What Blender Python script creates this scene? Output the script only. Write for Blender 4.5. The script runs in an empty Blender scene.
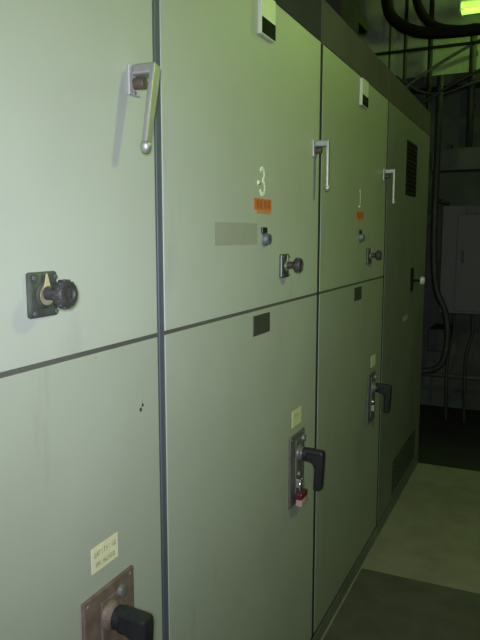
import bpy, bmesh, math, random
from mathutils import Vector, Matrix
random.seed(4)
sc = bpy.context.scene
COL = sc.collection
PI = math.pi

# ------------------------------------------------------------------ materials
def mat(name, col, rough=.5, metal=0., var=.12, scale=6., bump=0., spec=.5, emit=None, stain=None):
    m = bpy.data.materials.new(name); m.use_nodes = True
    nt = m.node_tree; b = nt.nodes['Principled BSDF']
    b.inputs['Roughness'].default_value = rough
    b.inputs['Metallic'].default_value = metal
    b.inputs['Specular IOR Level'].default_value = spec
    if emit:
        b.inputs['Base Color'].default_value = (*col, 1)
        b.inputs['Emission Color'].default_value = (*emit[0], 1)
        b.inputs['Emission Strength'].default_value = emit[1]
        return m
    tc = nt.nodes.new('ShaderNodeTexCoord')
    n = nt.nodes.new('ShaderNodeTexNoise'); n.inputs['Scale'].default_value = scale
    n.inputs['Detail'].default_value = 6; n.inputs['Roughness'].default_value = .6
    r = nt.nodes.new('ShaderNodeValToRGB')
    r.color_ramp.elements[0].position = .3; r.color_ramp.elements[1].position = .7
    r.color_ramp.elements[0].color = (*[c * (1 - var) for c in col], 1)
    r.color_ramp.elements[1].color = (*[min(1, c * (1 + var)) for c in col], 1)
    nt.links.new(tc.outputs['Object'], n.inputs['Vector'])
    nt.links.new(n.outputs['Fac'], r.inputs['Fac'])
    out = r.outputs['Color']
    if stain:                                   # blotches / streaks of dirt with their own shape
        scol, thr, sx = stain
        mp = nt.nodes.new('ShaderNodeMapping'); mp.inputs['Scale'].default_value = sx
        n2 = nt.nodes.new('ShaderNodeTexNoise'); n2.inputs['Scale'].default_value = 1
        n2.inputs['Detail'].default_value = 8; n2.inputs['Roughness'].default_value = .65
        r2 = nt.nodes.new('ShaderNodeValToRGB')
        r2.color_ramp.elements[0].position = thr; r2.color_ramp.elements[0].color = (0, 0, 0, 1)
        r2.color_ramp.elements[1].position = thr + .22; r2.color_ramp.elements[1].color = (.75, .75, .75, 1)
        mx = nt.nodes.new('ShaderNodeMix'); mx.data_type = 'RGBA'
        nt.links.new(tc.outputs['Object'], mp.inputs['Vector'])
        nt.links.new(mp.outputs['Vector'], n2.inputs['Vector'])
        nt.links.new(n2.outputs['Fac'], r2.inputs['Fac'])
        nt.links.new(r2.outputs['Color'], mx.inputs['Factor'])
        nt.links.new(out, mx.inputs['A'])
        mx.inputs['B'].default_value = (*scol, 1)
        out = mx.outputs['Result']
    nt.links.new(out, b.inputs['Base Color'])
    if bump:
        bp = nt.nodes.new('ShaderNodeBump'); bp.inputs['Strength'].default_value = bump
        bp.inputs['Distance'].default_value = .01
        nt.links.new(n.outputs['Fac'], bp.inputs['Height'])
        nt.links.new(bp.outputs['Normal'], b.inputs['Normal'])
    return m

M = dict(
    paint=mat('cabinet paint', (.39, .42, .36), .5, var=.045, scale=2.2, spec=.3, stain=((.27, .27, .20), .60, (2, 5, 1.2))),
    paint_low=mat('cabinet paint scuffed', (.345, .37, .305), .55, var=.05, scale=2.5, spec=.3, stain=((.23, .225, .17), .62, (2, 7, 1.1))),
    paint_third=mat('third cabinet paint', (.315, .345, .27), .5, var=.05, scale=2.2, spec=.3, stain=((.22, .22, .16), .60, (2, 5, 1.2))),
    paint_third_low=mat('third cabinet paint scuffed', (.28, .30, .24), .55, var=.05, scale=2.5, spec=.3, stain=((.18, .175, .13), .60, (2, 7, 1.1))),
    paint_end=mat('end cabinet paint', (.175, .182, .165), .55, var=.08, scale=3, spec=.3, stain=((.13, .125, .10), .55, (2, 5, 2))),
    seam_shade=mat('grey door gasket', (.085, .088, .075), .8, var=.1, spec=.1),
    gap_strip=mat('dark door seal', (.03, .034, .03), .8, var=.1, spec=.1),
    frame=mat('frame blue grey', (.075, .088, .105), .5, var=.08),
    plinth=mat('plinth', (.16, .165, .13), .6, var=.25, scale=14, stain=((.12, .07, .035), .55, (6, 9, 9))),
    header=mat('header panel olive', (.098, .090, .095), .85, var=.1, spec=.05),
    header_dark=mat('header panel slate', (.046, .044, .056), .85, var=.1, spec=.05),
    chrome=mat('worn nickel', (.42, .42, .40), .5, .75, var=.1, scale=30),
    nickel_light=mat('bright handle steel', (.45, .46, .44), .5, .4, var=.08, scale=30),
    brown=mat('brown spindle', (.10, .075, .06), .5, .3, var=.25, scale=60),
    black=mat('black bakelite', (.016, .016, .018), .42, var=.3, scale=40, spec=.35),
    black_knob=mat('dusty black knob', (.035, .034, .034), .5, var=.4, scale=70, bump=.1),
    knob_plate=mat('green black plate', (.06, .07, .055), .4, .2, var=.5, scale=45),
    brass=mat('brass pointer', (.75, .66, .40), .35, .5, var=.1),
    ring=mat('worn dial ring', (.30, .27, .18), .5, .3, var=.5, scale=60),
    grey_lock=mat('grey lock barrel', (.17, .18, .21), .4, .5, var=.2, scale=60),
    rusty=mat('rusty switch plate', (.17, .13, .105), .55, .25, var=.3, scale=22, stain=((.15, .075, .05), .48, (14, 14, 14))),
    plate=mat('switch plate grey', (.15, .15, .135), .5, .4, var=.25, scale=25),
    cream=mat('cream label', (.66, .65, .42), .6, var=.05, scale=30),
    yellow=mat('yellow label', (.60, .62, .33), .6, var=.06, scale=30),
    ink=mat('faded ink', (.33, .32, .20), .7, var=.2, scale=60),
    orange=mat('orange sticker', (.55, .15, .03), .6, var=.12, scale=40),
    orange_pale=mat('orange sticker worn edge', (.48, .24, .08), .6, var=.12, scale=40),
    orange_ink=mat('dark sticker print', (.36, .10, .028), .6, var=.2, scale=60),
    chalk=mat('chalk white', (.76, .80, .60), .8, var=.1, scale=60),
    faded=mat('tape residue', (.30, .31, .255), .6, var=.04, scale=20),
    dark_plate=mat('dark plate', (.045, .05, .035), .55, var=.15, scale=40),
    white_plastic=mat('pale plastic', (.60, .63, .52), .45, var=.05, scale=30),
    lens=mat('black window', (.006, .007, .006), .6, var=.2, spec=.03),
    louver=mat('vent dark steel', (.014, .014, .012), .75, var=.2, scale=30, spec=.1),
    vent_grey=mat('vent grey steel', (.06, .062, .055), .75, var=.2, scale=30, spec=.1),
    red=mat('red lock', (.10, .008, .014), .4, var=.1, scale=30),
    pink=mat('pink white tag', (.38, .28, .26), .6, var=.08, scale=50),
    steel=mat('bright steel', (.7, .7, .68), .25, .9, var=.05),
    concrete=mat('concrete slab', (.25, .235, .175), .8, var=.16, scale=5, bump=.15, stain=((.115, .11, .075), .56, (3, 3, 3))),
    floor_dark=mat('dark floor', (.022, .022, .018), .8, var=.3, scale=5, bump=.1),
    rubber=mat('rubber mat', (.085, .08, .066), .75, var=.22, scale=7, bump=.2, stain=((.13, .125, .09), .6, (4, 4, 4))),
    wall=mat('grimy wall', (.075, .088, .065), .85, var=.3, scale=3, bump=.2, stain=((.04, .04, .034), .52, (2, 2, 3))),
    wall_upper_lit=mat('upper wall lit tone', (.30, .35, .22), .85, var=.25, scale=2.5, bump=.2, stain=((.09, .09, .07), .58, (3, 3, 2))),  # paler tone puts the fixture's light on the upper wall into the colour
    wall_plain=mat('dull wall', (.06, .063, .055), .85, var=.15, scale=3),
    ceiling=mat('sooty ceiling', (.05, .055, .045), .9, var=.2, scale=3),
    pipe_black=mat('black sleeve', (.008, .008, .007), .7, var=.3, scale=15, spec=.2),
    conduit=mat('grey conduit', (.12, .13, .10), .5, .3, var=.25, scale=12),
    conduit_dark=mat('dark conduit', (.03, .033, .026), .6, .1, var=.3, scale=12),
    panel=mat('dark grey panel', (.088, .083, .086), .6, var=.1, scale=4),
    galv=mat('dull duct', (.055, .062, .053), .6, .1, var=.2, scale=6),
    duct_dark=mat('dark riser', (.05, .052, .05), .85, var=.15, spec=.05),
    fixture=mat('fixture enamel', (.5, .55, .4), .5, var=.05),
    tube_green=mat('green tube', (.8, .9, .5), .5, emit=((.42, 1.0, .10), 1.5)),
    added_globe_far=mat('added far globe', (.8, .9, .5), .5, emit=((.60, 1.0, .22), 360.)),
    globe=mat('glowing globe', (.8, .9, .5), .5, emit=((.70, 1.0, .17), 360.)),
)

# ------------------------------------------------------------------ mesh builder
class MB:
    def __init__(s): s.bm = bmesh.new(); s.mats = []
    def mi(s, m):
        if m not in s.mats: s.mats.append(m)
        return s.mats.index(m)
    def _merge(s, t, m, smooth):
        i = s.mi(m)
        for f in t.faces: f.material_index = i; f.smooth = smooth
        me = bpy.data.meshes.new('tmp'); t.to_mesh(me); t.free()
        s.bm.from_mesh(me); bpy.data.meshes.remove(me)
        return s
    def box(s, a, b, m, bev=0., rot=None, piv=None):
        t = bmesh.new(); bmesh.ops.create_cube(t, size=1)
        a, b = Vector(a), Vector(b)
        for v in t.verts: v.co = Vector((v.co[i] + .5) * (b[i] - a[i]) + a[i] for i in range(3))
        if bev: bmesh.ops.bevel(t, geom=t.edges[:], offset=bev, segments=2, affect='EDGES', profile=.5)
        if rot: bmesh.ops.transform(t, matrix=Matrix.Translation(piv) @ rot @ Matrix.Translation(-Vector(piv)), verts=t.verts)
        return s._merge(t, m, False)
    def tube(s, pts, rad, m, seg=14, smooth=True):
        """round bar along a polyline; rad a number or one radius per point; ends closed"""
        pts = [Vector(p) for p in pts]
        if not hasattr(rad, '__len__'): rad = [rad] * len(pts)
        t = bmesh.new(); rings = []
        ref = None
        for i, p in enumerate(pts):
            d = (pts[min(i + 1, len(pts) - 1)] - pts[max(i - 1, 0)]).normalized()
            if ref is None: ref = d.orthogonal().normalized()
            ref = (ref - d * ref.dot(d)).normalized(); w = d.cross(ref)
            rings.append([t.verts.new(p + rad[i] * (math.cos(2 * PI * k / seg) * ref + math.sin(2 * PI * k / seg) * w)) for k in range(seg)])
        for a, b in zip(rings, rings[1:]):
            for k in range(seg): t.faces.new((a[k], a[(k + 1) % seg], b[(k + 1) % seg], b[k]))
        t.faces.new(rings[0][::-1]); t.faces.new(rings[-1])
        bmesh.ops.recalc_face_normals(t, faces=t.faces)
        s._merge(t, m, smooth)
        for f in s.bm.faces:
            if len(f.verts) == seg and seg > 4: f.smooth = False
        return s
    def lathe_x(s, prof, y, z, m, seg=24):
        """turned about an axis along +x: prof = [(x, r), ...]"""
        t = bmesh.new(); rings = []
        for x, r in prof:
            rings.append([t.verts.new((x, y + r * math.cos(2 * PI * k / seg), z + r * math.sin(2 * PI * k / seg))) for k in range(seg)])
        for a, b in zip(rings, rings[1:]):
            for k in range(seg): t.faces.new((a[k], a[(k + 1) % seg], b[(k + 1) % seg], b[k]))
        t.faces.new(rings[0][::-1]); t.faces.new(rings[-1])
        bmesh.ops.recalc_face_normals(t, faces=t.faces)
        return s._merge(t, m, False)
    def prism_x(s, poly, x0, x1, m, bev=0., rot=None, piv=None):
        """outline in (y, z) given thickness along x"""
        t = bmesh.new()
        f = t.faces.new([t.verts.new((x0, y, z)) for y, z in poly])
        r = bmesh.ops.extrude_face_region(t, geom=[f])
        for v in r['geom']:
            if isinstance(v, bmesh.types.BMVert): v.co.x = x1
        bmesh.ops.recalc_face_normals(t, faces=t.faces)
        if bev: bmesh.ops.bevel(t, geom=t.edges[:], offset=bev, segments=2, affect='EDGES', profile=.5)
        if rot: bmesh.ops.transform(t, matrix=Matrix.Translation(piv) @ rot @ Matrix.Translation(-Vector(piv)), verts=t.verts)
        return s._merge(t, m, False)
    def prism_y(s, poly, y0, y1, m, bev=0., rot=None, piv=None):
        t = bmesh.new()
        f = t.faces.new([t.verts.new((x, y0, z)) for x, z in poly])
        g = bmesh.ops.extrude_face_region(t, geom=[f])
        for v in g['geom']:
            if isinstance(v, bmesh.types.BMVert): v.co.y = y1
        bmesh.ops.recalc_face_normals(t, faces=t.faces)
        if bev: bmesh.ops.bevel(t, geom=t.edges[:], offset=bev, segments=2, affect='EDGES', profile=.5)
        if rot: bmesh.ops.transform(t, matrix=Matrix.Translation(piv) @ rot @ Matrix.Translation(-Vector(piv)), verts=t.verts)
        return s._merge(t, m, False)
    def build(s, name, parent=None):
        me = bpy.data.meshes.new(name); s.bm.to_mesh(me); s.bm.free()
        for m in s.mats: me.materials.append(m)
        o = bpy.data.objects.new(name, me); COL.objects.link(o)
        if parent:
            o.parent = parent
            wl = Vector((0, 0, 0)); p = parent
            while p: wl += p.location; p = p.parent
            me.transform(Matrix.Translation(-wl))   # children built in world space, kept relative to their thing
        return o

def thing(name, label, cat, loc, group=None):
    o = bpy.data.objects.new(name, None); COL.objects.link(o)
    o.location = loc; o.empty_display_size = .1
    return tag(o, label, cat, group)
def tag(o, label, cat, group=None):
    o['label'] = label; o['category'] = cat
    if group: o['group'] = group
    return o
def structure(name, mb, parent=None):
    o = mb.build(name, parent); o['kind'] = 'structure'; return o
def arc(c, r, a0, a1, n=10, plane='yz'):
    out = []
    for i in range(n + 1):
        a = a0 + (a1 - a0) * i / n
        u, v = r * math.cos(a), r * math.sin(a)
        out.append((c[0], c[1] + u, c[2] + v) if plane == 'yz' else (c[0] + u, c[1], c[2] + v))
    return out
def smooth_path(pts, n=6):
    """Catmull-Rom through the points"""
    P = [Vector(p) for p in pts]; P = [2 * P[0] - P[1]] + P + [2 * P[-1] - P[-2]]
    out = []
    for i in range(1, len(P) - 2):
        for k in range(n):
            t = k / n; a, b, c, d = P[i - 1:i + 3]
            out.append(.5 * ((2 * b) + (c - a) * t + (2 * a - 5 * b + 4 * c - d) * t * t + (3 * b - a - 3 * c + d) * t ** 3))
    out.append(P[-2]); return out

# ------------------------------------------------------------------ the room
XL, XR, YB, YF, ZC = -1.05, 2.5, -3.0, 6.3, 4.1
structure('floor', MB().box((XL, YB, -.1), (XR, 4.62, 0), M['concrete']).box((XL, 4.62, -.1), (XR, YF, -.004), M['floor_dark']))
structure('ceiling', MB().box((XL, YB, ZC), (XR, YF, ZC + .1), M['ceiling']))
structure('wall_left', MB().box((XL - .1, YB, 0), (XL, YF, ZC), M['wall_plain']))
structure('wall_right', MB().box((XR, YB, 0), (XR + .1, YF, ZC), M['wall_plain']))
structure('wall_front', MB().box((XL - .1, YB - .1, 0), (XR + .1, YB, ZC), M['wall_plain']))
structure('wall_back', MB().box((XL - .1, YF, 0), (XR + .1, YF + .1, 2.97), M['wall']).box((XL - .1, YF, 2.97), (XR + .1, YF + .1, ZC), M['wall_upper_lit']))

tag(MB().box((.008, -2.4, 0), (1.9, 2.97, .006), M['rubber'], .002).build('floor_mat'),
    'dark rubber mat lying on the floor along the foot of the cabinets', 'mat')

# ------------------------------------------------------------------ switchgear cabinets
PITCH, Y0 = 1.07, .095
ZMID, ZTOP, ZHEAD = 1.42, 2.285, 2.435
G = 'switchgear cabinets in the row'
LAB = ['pale grey-green steel cabinet nearest the camera, cream label above its rusty switch plate',
       'grey-green steel cabinet with chalked 3, orange sticker and red padlock on its lower switch',
       'olive-looking steel cabinet third in the row, with a chalked 1 above a small orange sticker',
       'dark steel cabinet at the far end of the row with a black louvre']

def door_handle(cab, yc, tilt):
    zc = 1.928
    base = MB().box((0, yc - .019, zc - .034), (.006, yc + .019, zc + .022), M['nickel_light'], .002) \
        .lathe_x([(.006, .011), (.027, .011), (.029, .009)], yc, zc - .012, M['brown'], 18)
    for dz in (-.029, .017): base.lathe_x([(.006, .0035), (.0075, .003)], yc, zc + dz, M['grey_lock'], 10)
    b = base.build('door_handle', cab)
    R = Matrix.Rotation(tilt, 4, 'X'); pv = (0, yc, zc + .009)
    lv = MB().box((.006, yc - .012, zc), (.056, yc + .012, zc + .021), M['chrome'], .004, R, pv)
    lv.prism_x([(yc - .012, zc + .02), (yc + .012, zc + .02), (yc + .0125, zc - .02), (yc + .0085, zc - .145), (yc - .0085, zc - .145), (yc - .0125, zc - .02)], .046, .0565, M['chrome'], .003, R, pv)
    e = R @ (Vector((.051, yc, zc - .140)) - Vector(pv)) + Vector(pv)
    lv.tube([e + Vector((0, 0, .011)), e + Vector((0, 0, .008)), e + Vector((0, 0, .001)), e + Vector((0, 0, -.007)), e + Vector((0, 0, -.011))], [.006, .009, .0105, .008, .003], M['chrome'], 14)
    lv.build('lever', b)['label'] = 'bright metal lever hanging down'

def rotary_switch(cab, yc):
    zc = 1.535
    p = MB().box((0, yc - .032, zc - .036), (.010, yc + .032, zc + .037), M['knob_plate'], .004)
    p.lathe_x([(.012, .021), (.0155, .020)], yc, zc, M['knob_plate'], 24)
    for sy, sz in ((-1, 1), (1, 1), (-1, -1), (1, -1)): p.lathe_x([(.012, .004), (.0138, .0035)], yc + sy * .025, zc + sz * .028, M['grey_lock'], 10)
    p = p.build('rotary_switch', cab)
    MB().prism_x([(yc - .007, zc + .012), (yc + .007, zc + .012), (yc + .001, zc + .034), (yc - .001, zc + .034)], .0157, .0172, M['brass']).build('pointer', p)['label'] = 'brass coloured pointer on the dial'
    MB().lathe_x([(.0155, .0165), (.0168, .0160), (.0169, .0120)], yc, zc, M['ring'], 24).build('dial_ring', p)
    k = MB().lathe_x([(.0145, .0115), (.034, .0105), (.039, .0155), (.042, .0205), (.045, .0215), (.057, .0215), (.061, .0195), (.0615, .013), (.059, .010), (.059, .002)], yc, zc + .003, M['black_knob'], 28)
    for i in range(14):
        a = 2 * PI * i / 14
        y, z = yc + .0215 * math.cos(a), zc + .003 + .0215 * math.sin(a)
        k.tube([(.044, y, z), (.0575, y, z)], .0018, M['black_knob'], 6)
    k.build('knob', p)

def disconnect_switch(cab, yc, pm, w=.07, shift=.0, up=.0):
    z0, z1 = .715, .962
    p = MB().box((0, yc - w, z0), (.008, yc + w, z1), pm, .003)
    p.box((.008, yc - w * .45, z0 + .03), (.014, yc + w * .45, z1 - .02), pm, .003)
    for sy in (-1, 1):
        for z in (z0 + .012, z1 - .012): p.lathe_x([(.008, .005), (.0095, .004)], yc + sy * (w - .012), z, pm, 12)
    y_plate = yc; yc = yc - shift
    p.lathe_x([(.014, .030), (.020, .028), (.024, .023), (.030, .022)], yc, .893 + up, M['plate'] if pm is not M['rusty'] else pm, 24)
    p.lathe_x([(.014, .013), (.022, .011), (.023, .006)], yc + .036, .937, M['plate'], 14)
    p = p.build('disconnect_switch', cab)
    # crooked black handle: out from the hub, then hanging down
    l = MB()
    l.prism_y([(a, b + up) for a, b in ((.036, 0.914), (.098, 0.911), (.103, 0.904), (.1035, 0.889), (.098, 0.779), (.091, 0.774), (.073, 0.774), (.069, 0.779), (.072, 0.849), (.067, 0.864), (.058, 0.87), (.036, 0.871))], yc - .0175, yc + .0175, M['black'], .006)
    l.lathe_x([(.03, .023), (.044, .022), (.046, .019)], yc, .893 + up, M['black'], 20)
    l.build('lever', p)['label'] = 'black crooked switch lever'
    h = MB().box((.008, yc - .026, .778), (.0275, yc - .02, .808), M['chrome'], .002)
    h.lathe_x([(.012, .010), (.02, .009), (.022, .005)], yc - .004, .822, M['steel'], 14)
    h.build('hasp', p)['label'] = 'small bright metal hasp'

def strokes(mb, y0, y1, z, h, m, n, x):
    """a line of illegible printing: n letter-like marks"""
    w = (y1 - y0) / n
    for i in range(n):
        a = y0 + i * w
        if random.random() < .06: continue
        th = w * .2
        mb.box((x, a + w * .1, z), (x + .0006, a + w * .1 + th, z + h), m)
        if random.random() < .7: mb.box((x, a + w * .55, z), (x + .0006, a + w * .55 + th, z + h), m)
        if random.random() < .75:
            zz = z + h * random.choice((.0, .42, .84))
            mb.box((x, a + w * .1, zz), (x + .0006, a + w * .72, zz + h * .16), m)

def label_plate(cab, ya, yb, za, zb, m, lines, lab):
    t = MB().box((0, ya, za), (.0016, yb, zb), m)
    for z, h, n, a, b in lines:
        strokes(t, ya + (yb - ya) * a, ya + (yb - ya) * b, za + (zb - za) * z, (zb - za) * h, M['ink'], n, .0016)
    t.build('label_plate', cab)['label'] = lab

def indicator_box(cab, y):
    b = MB().box((0, y - .05, 2.168), (.013, y + .052, 2.278), M['white_plastic'], .002).build('indicator_box', cab)
    b['label'] = 'pale box with a black window'
    MB().box((.0126, y - .047, 2.171), (.0142, y + .049, 2.213), M['lens'], .0006).build('window', b)['label'] = 'black window in the pale box'

def key_lock(cab, y):
    l = MB().box((0, y - .02, 1.634), (.006, y + .016, 1.652), M['black'], .002)
    l.lathe_x([(0, .019), (.008, .019), (.014, .015), (.018, .015), (.0185, .011)], y + .004, 1.618, M['grey_lock'], 22)
    l.box((.0185, y + .0025, 1.609), (.0192, y + .0055, 1.627), M['black'])
    l.build('key_lock', cab)

def number_mark(cab, ch, y, z, h):
    mb = MB()
    if ch == '3':
        pts = []
        for i in range(9):
            a = PI * .85 - PI * 1.3 * i / 8
            pts.append((y + .016 * math.cos(a), z + h * .76 + h * .22 * math.sin(a)))
        for i in range(10):
            a = PI * .45 - PI * 1.35 * i / 9
            pts.append((y + .002 + .018 * math.cos(a), z + h * .27 + h * .26 * math.sin(a)))
        segs = list(zip(pts, pts[1:])) + [((y - .034, z + h * .42), (y - .012, z + h * .46))]
    else:
        segs = [((y + .004, z), (y + .004, z + h)), ((y + .004, z + h), (y - .012, z + h * .8)), ((y - .018, z), (y + .026, z))]
    for (a, b), (c, d) in segs:
        mb.tube([(.0006, a, b), (.0006, c, d)], .0066 if ch == '3' else .0042, M['chalk'], 6)
    o = mb.build('chalk_number', cab); o['label'] = 'white hand-chalked number'
    for v in o.data.vertices: v.co.x = .4008 + (v.co.x - .4006) * .1     # a flat chalk line (the cabinet's own origin is .4 behind the door)

def orange_sticker(cab, y):
    s = MB().box((0, y - .062, 1.70), (.0012, y + .062, 1.732), M['orange'])
    s.box((0, y - .045, 1.690), (.0010, y + .062, 1.70), M['orange_pale'])
    for a, b in ((-.046, -.030), (-.024, -.006), (.006, .030), (.034, .050)):
        s.box((.0012, y + a, 1.706), (.0017, y + b, 1.727), M['orange_ink'])
    s.build('warning_sticker', cab)['label'] = 'small orange sticker with dark print'

cabs = []
for i in range(4):
    ya = Y0 + PITCH * i
    yb = ya + PITCH if i < 3 else 4.60
    c = thing('switchgear_cabinet', LAB[i], 'cabinet', (-.4, (ya + yb) / 2, 0), G); cabs.append(c)
    e = .0015
    MB().box((-.85, ya + e, 0), (-.003, yb - e, ZHEAD - .004), M['frame'], .002).build('body', c)
    MB().box((-.003, ya + .004, .0), (-.002, yb - .004, .062), M['plinth'], .002).build('plinth', c)
    if i in (1, 2): MB().box((-.0031, yb - .0115, .07), (-.0022, yb - .002, ZTOP), M['gap_strip']).build('gap_strip', c)  # dark strips in the gaps beside the doors
    if i in (2, 3): MB().box((-.0031, ya + .002, .07), (-.0022, ya + .0192, ZTOP), M['gap_strip']).build('gap_strip', c)
    if i < 3: MB().box((-.0031, ya + .018, ZMID - .02), (-.0022, yb - .012, ZMID + .02), M['seam_shade']).build('seam_shade_strip', c)  # grey strip that puts the shade in the door seam into colour
    hm = M['header_dark'] if i == 1 else M['header']
    MB().box((-.003, ya + .006, ZTOP + .004), (-.001, yb - .006, ZHEAD), hm, .002).build('top_panel', c)
    g = .0155
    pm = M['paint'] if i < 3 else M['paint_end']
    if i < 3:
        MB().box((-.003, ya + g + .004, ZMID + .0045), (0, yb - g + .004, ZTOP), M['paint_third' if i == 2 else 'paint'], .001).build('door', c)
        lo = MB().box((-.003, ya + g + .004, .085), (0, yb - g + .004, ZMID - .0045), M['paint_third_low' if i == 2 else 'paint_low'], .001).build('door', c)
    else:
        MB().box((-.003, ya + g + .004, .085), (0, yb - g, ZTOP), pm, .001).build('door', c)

handle_y = (1.080, 2.165, 3.240)
for i in range(3):
    door_handle(cabs[i], handle_y[i], math.radians((-14, -1, 0)[i]))
    rotary_switch(cabs[i], .804 + 1.078 * i)
    disconnect_switch(cabs[i], .957 + 1.062 * i, M['rusty'] if i == 0 else M['plate'], .08 if i == 0 else .07, .010 if i == 0 else .003, .012 if i == 0 else .0)
    indicator_box(cabs[i], 1.726 - PITCH + i * PITCH)
    yd = 1.713 + (i - 1) * 1.08
    MB().box((0, yd - .06, 1.345), (.003, yd + .06, 1.403), M['dark_plate'], .001).build('nameplate', cabs[i])['label'] = 'small dark plate under the door seam'
label_plate(cabs[0], .912, .993, 1.001, 1.050, M['cream'], [(.60, .2, 9, .08, .92), (.18, .2, 8, .12, .88)], 'cream label with two faint printed lines')
label_plate(cabs[1], 1.978, 2.067, .988, 1.044, M['yellow'], [(.55, .2, 7, .15, .85)], 'yellow label above the switch plate')
label_plate(cabs[2], 3.077, 3.165, .988, 1.044, M['yellow'], [(.55, .2, 7, .15, .85)], 'yellow label above the switch plate')
for i, ch in ((1, '3'), (2, '1')):
    dy = PITCH * (i - 1) + (.01 if i == 2 else 0)
    number_mark(cabs[i], ch, 1.714 + dy, 1.742 if i == 1 else 1.752, .076)
    key_lock(cabs[i], 1.728 + dy)
    orange_sticker(cabs[i], 1.72 + dy)
MB().box((0, 1.418, 1.604), (.0008, 1.68, 1.662), M['faded']).build('faded_label', cabs[1])['label'] = 'faded grey tape strip'
# chipped filler holes on the near lower door
t = MB()
for y, z, r in ((1.088, 1.292, .0055), (1.092, 1.283, .0038), (1.085, 1.275, .0048)): t.lathe_x([(0, r), (.0008, r * .8)], y, z, M['dark_plate'] if r != .0055 else M['faded'], 9)
t.build('screw_hole', cabs[0])['label'] = 'chipped screw holes beside the door edge'
MB().lathe_x([(0, .0035), (.001, .003)], 0.941, 1.409, M['ink'], 9).build('screw', cabs[0])
# the end cabinet: black louvre high up, latch with white knob, vent low down
def louvre(cab, name, ya, yb, za, zb, n, lab, lm='louver'):
    l = MB().box((0, ya, za), (.004, yb, zb), M[lm])
    for k in range(n):
        z = za + (zb - za) * (k + .5) / n
        l.box((.003, ya + .012, z - .006), (.012, yb - .012, z - .001), M[lm], 0, Matrix.Rotation(.5, 4, 'Y'), (.004, 0, z))
    l.build(name, cab)['label'] = lab
louvre(cabs[3], 'louvre', 3.80, 4.11, 1.86, 2.165, 12, 'black louvre high on the door')
louvre(cabs[3], 'vent', 3.67, 4.40, .12, .315, 7, 'dark vent grille at the door foot', 'vent_grey')
lt = MB().box((0, 4.05, 1.285), (.008, 4.12, 1.43), M['louver'], .002).build('latch', cabs[3])
MB().lathe_x([(.0, .008), (.042, .008)], 4.17, 1.345, M['louver'], 12).build('spindle', lt)
MB().lathe_x([(.04, .012), (.042, .024), (.058, .026), (.066, .018), (.068, .006)], 4.17, 1.345, M['white_plastic'], 20).build('knob', lt)['label'] = 'off-white knob beside the latch'
t = MB().box((0, 3.86, 1.12), (.0015, 4.0, 1.15), M['ink']).build('label_plate', cabs[3]); t['label'] = 'dull yellowed label strip'

# ------------------------------------------------------------------ padlock on the second cabinet's switch
pl = thing('padlock', 'red padlock with a pinkish tag hanging on the switch below the yellow label', 'padlock', (.03, 2.0, .70))
YP = 1.988
MB().box((.020, YP - .030, .748), (.046, YP + .030, .771), M['red'], .004).build('body', pl)['label'] = 'red padlock body'
sh = [(.033, YP - .017, .769), (.033, YP - .017, .795)] + [(.033, YP + .017 * math.cos(a), .795 + .017 * math.sin(a)) for a in [PI - PI * k / 8 for k in range(1, 8)]] + [(.033, YP + .017, .795), (.033, YP + .017, .769)]
MB().tube(sh, .0042, M['steel'], 10).build('shackle', pl)['label'] = 'steel shackle'
MB().box((.022, YP - .026, .724), (.045, YP + .034, .7475), M['pink'], .003).build('tag', pl)['label'] = 'pinkish white tag under the lock'

# ------------------------------------------------------------------ things beyond and above the row
def bent(name, pts, r, m, label, cat, group=None, n=6, parent=None):
    return tag(MB().tube(smooth_path(pts, n), r, m, 14).build(name), label, cat, group)
bent('cable_sleeve', [(-.55, 5.5, 4.1), (-.545, 5.5, 3.75), (-.53, 5.5, 3.53), (-.49, 5.5, 3.39), (-.40, 5.5, 3.30), (-.27, 5.5, 3.235), (-.1, 5.5, 3.205), (.25, 5.5, 3.195), (1.2, 5.5, 3.19), (2.5, 5.5, 3.19)], .045, M['pipe_black'],
     'thick black sleeve, the lower of two bending under the green ceiling light', 'pipe', 'black sleeves under the ceiling')
bent('cable_sleeve', [(-.36, 5.72, 4.1), (-.35, 5.72, 3.75), (-.33, 5.72, 3.56), (-.27, 5.72, 3.42), (-.17, 5.72, 3.325), (-.02, 5.72, 3.28), (.25, 5.72, 3.265), (1.2, 5.72, 3.26), (2.5, 5.72, 3.26)], .036, M['pipe_black'],
     'black sleeve, the upper of two bending right just beneath the green ceiling light', 'pipe', 'black sleeves under the ceiling')
# hanging fluorescent light
fx = thing('fluorescent_light', 'glowing yellow-green fluorescent light hanging at the upper right corner', 'light', (.7, 5.95, 3.6))
MB().box((-.01, 5.86, 3.54), (1.5, 6.08, 3.60), M['fixture'], .006).build('housing', fx)
for x in (.3, 1.25): MB().tube([(x, 5.97, 3.60), (x, 5.97, 4.1)], .008, M['conduit'], 8).build('hanger', fx)
for y, z in ((5.90, 3.515), (5.97, 3.48), (6.04, 3.515)):
    MB().tube([(.0, y, z), (1.48, y, z)], .019, M['tube_green'], 12).build('tube', fx)['label'] = 'glowing green-yellow tube'
for x in (-.008, 1.475): MB().box((x, 5.87, 3.46), (x + .012, 6.07, 3.54), M['fixture'], .002).build('end_cap', fx)
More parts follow.
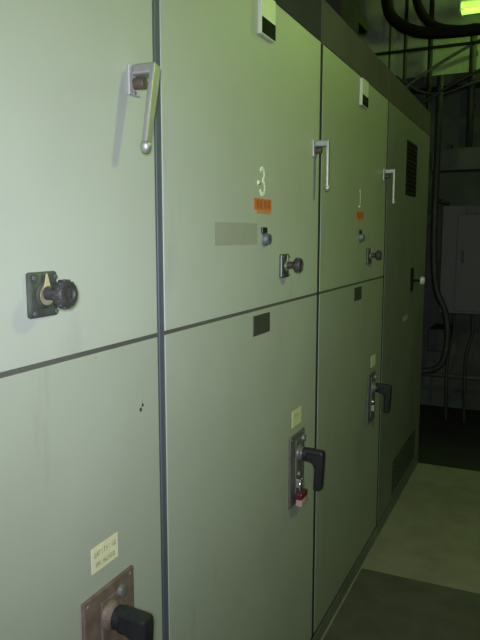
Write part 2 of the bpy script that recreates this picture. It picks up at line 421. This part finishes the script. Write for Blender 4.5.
# duct and conduit on the back wall
tag(MB().box((-.9, 6.08, 2.92), (2.2, 6.3, 3.02), M['conduit_dark'], .004).build('cable_tray'), 'dark cable tray running level across the green lit back wall', 'cable tray')
dt = tag(MB().box((-.22, 6.12, 2.2), (1.8, 6.3, 2.39), M['galv'], .005).build('wireway'), 'dull grey wireway box running level above the dark wall panel', 'duct')
for k, (x, z0, z1, lab) in enumerate(((-.60, 2.4, 4.1, 'grey conduit rising left of the black sleeves on the back wall'),
                                    (-.47, 2.3, 4.1, 'dark conduit rising behind the bend of the black sleeves'),
                                    (-.255, .0, 4.1, 'dark conduit rising just past the corner of the end cabinet'),
                                    (.10, 2.39, 3.40, 'dark conduit rising above the wireway below the green light'))):
    tag(MB().tube([(x, 6.04, z0), (x, 6.04, z1)], (.017, .016, .022, .03)[k], M['conduit'] if k == 0 else M['conduit_dark'], 12).build('conduit'), lab, 'conduit', 'upright conduits on the back wall')
tag(MB().tube([(-1.05, 5.3, 3.045), (2.5, 5.3, 3.05)], .012, M['conduit_dark'], 10).build('rod'), 'level dark rod spanning the aisle below the black sleeves', 'rod')
bent('cable', [(-.62, 5.4, 2.60), (-.19, 5.4, 2.885), (.21, 5.4, 3.085), (.6, 5.42, 3.2), (1.1, 5.5, 3.30)], .011, M['conduit'], 'thin grey cable slanting up to the right under the black sleeves', 'cable')
bent('cable', [(-.55, 5.4, 2.47), (-.14, 5.4, 2.695), (.22, 5.4, 2.87), (.8, 5.6, 3.1), (1.3, 6.1, 3.15)], .012, M['conduit_dark'], 'dark cable slanting up to the right, lower than the grey one', 'cable')
bent('cable', [(-.50, 5.8, 2.98), (-.30, 5.8, 2.84), (-.1, 5.8, 2.80), (.12, 5.8, 2.86), (.5, 5.85, 2.93), (.9, 6.04, 2.9)], .012, M['conduit_dark'], 'sagging dark cable hanging below the cable tray', 'cable')
# wall panel
pn = thing('wall_panel', 'dark grey control panel box on the back wall past the cabinets', 'panel', (.4, 6.0, 1.0))
MB().box((-.045, 5.66, .975), (.82, 6.3, 1.87), M['panel'], .006).build('body', pn)
MB().box((.08, 5.642, 1.0), (.79, 5.66, 1.80), M['panel'], .004).build('door', pn)
MB().box((.12, 5.622, 1.40), (.14, 5.642, 1.50), M['black'], .003).build('handle', pn)
MB().box((.145, 5.62, 1.80), (.82, 5.665, 1.86), M['galv'], .003).build('hood', pn)
hose = bent('hose', [(-.10, 5.62, 2.9), (-.09, 5.55, 2.25), (-.085, 5.5, 1.9), (-.08, 5.5, 1.5), (-.05, 5.5, 1.2), (.03, 5.5, 1.0), (.055, 5.5, .78), (.02, 5.5, .58), (-.10, 5.5, .50), (-.4, 5.5, .49)], .026, M['conduit_dark'], 'dark hose dropping beside the wall panel and curling behind the end cabinet', 'hose')
for x, z, lab in ((.065, .4, 'dark cable dropping from the left underside of the wall panel'), (.215, .4, 'dark cable dropping from the underside of the wall panel near its handle')):
    bent('panel_cable', [(x, 5.75, .98), (x + .01, 5.76, .8), (x - .03, 5.74, .6), (x - .03, 5.72, .3), (x - .02, 5.72, .005)], .013, M['conduit_dark'], lab, 'cable', 'cables under the wall panel')
jb = tag(MB().box((-.16, 5.9, .60), (-.0, 6.3, .80), M['conduit_dark'], .006).build('junction_box'), 'black junction box low on the back wall beside the cabinet end', 'box')
low = tag(MB().tube([(-1.05, 5.85, .40), (2.5, 5.85, .40)], .02, M['conduit'], 12).build('pipe'), 'low level pipe running along the foot of the back wall', 'pipe')
# fixings that hold the wall services
MB().box((-.14, 6.285, .57), (-.02, 6.2995, .83), M['conduit_dark'], .002).build('wall_mount', jb)
for x in (-.1, .6, 1.3):
    MB().box((x, 6.14, 2.39), (x + .04, 6.2995, 2.43), M['conduit_dark'], .002).build('wall_mount', dt)
for x in (-.5, .5, 1.5): MB().box((x, 5.84, .37), (x + .03, 6.2995, .385), M['conduit_dark'], .002).build('wall_mount', low)
for z in (2.75, 3.2): MB().box((.085, 6.04, z), (.115, 6.2995, z + .03), M['conduit_dark'], .002).build('wall_mount', bpy.data.objects['conduit.003'])
MB().box((-.10, 5.50, 1.9), (-.07, 6.2995, 1.93), M['conduit_dark'], .002).build('wall_mount', hose)
# riser duct on top of the far cabinets
rd = thing('riser_duct', 'grey cable riser standing on top of the far cabinets up to the ceiling', 'duct', (-.55, 4.0, ZHEAD))
MB().box((-.78, 3.80, ZHEAD + .001), (-.40, 4.2, ZC), M['duct_dark'], .006).build('riser', rd)
MB().box((-.78, 4.2, 2.98), (-.42, 4.5, 3.06), M['pipe_black'], .004).build('side_box', rd)

# pendant lamp over the aisle, across from the chalked 3 (outside the picture)
def pendant(x, y, z, rad, m, lab):
    lp = thing('pendant_lamp', lab, 'lamp', (x, y, z))
    t = bmesh.new(); bmesh.ops.create_uvsphere(t, u_segments=20, v_segments=12, radius=rad)
    bmesh.ops.translate(t, verts=t.verts, vec=(x, y, z))
    g = MB(); g._merge(t, m, True); g.build('globe', lp)
    MB().tube([(x, y, z + .046), (x, y, z + .1), (x, y, z + .11)], [.028, .028, .012], M['fixture'], 18).build('lamp_holder', lp)
    MB().tube([(x, y, z + .11), (x, y, ZC)], .008, M['conduit'], 8).build('rod', lp)
pendant(1.5, 1.78, 2.52, .05, M['globe'], 'yellow-green globe lamp hanging over the aisle across from the chalked 3')
pendant(1.25, 5.5, 3.55, .05, M['added_globe_far'], 'added globe lamp, out of view, brightening the far end of the aisle near the back wall')  # added lamp out of view, there to brighten the far wall and pipes
# the photographer's flash beside the lens
fl = bpy.data.lights.new('camera_flash', 'AREA'); fl.shape = 'DISK'; fl.size = .10; fl.energy = 10.3; fl.color = (.96, 1, 1.12); fl.spread = math.radians(100)
fo = bpy.data.objects.new('camera_flash', fl); COL.objects.link(fo)
fo.location = (.76, -.06, 1.68)
fo.rotation_euler = (PI / 2 - .14, 0, .33)

# ------------------------------------------------------------------ world, camera
w = bpy.data.worlds.new('World'); sc.world = w; w.use_nodes = True
w.node_tree.nodes['Background'].inputs[0].default_value = (.02, .025, .02, 1)
w.node_tree.nodes['Background'].inputs[1].default_value = .2
cam = bpy.data.cameras.new('camera'); co = bpy.data.objects.new('camera', cam); COL.objects.link(co)
cam.sensor_fit = 'VERTICAL'; cam.sensor_height = 24; cam.lens = 24 * 647 / 640; cam.clip_start = .02
co.location = (.73, 0, 1.63)
co.rotation_euler = (PI / 2 - math.atan(85 / 647), 0, math.atan(304 / math.hypot(647, 85)))
sc.camera = co
vs = sc.view_settings; sc.display_settings.display_device = 'sRGB'
vs.view_transform = 'Standard'; vs.look = 'None'; vs.gamma = 1; vs.use_curve_mapping = False
vs.exposure = 0
sc.cycles.use_denoising = True
sc.cycles.max_bounces = 8
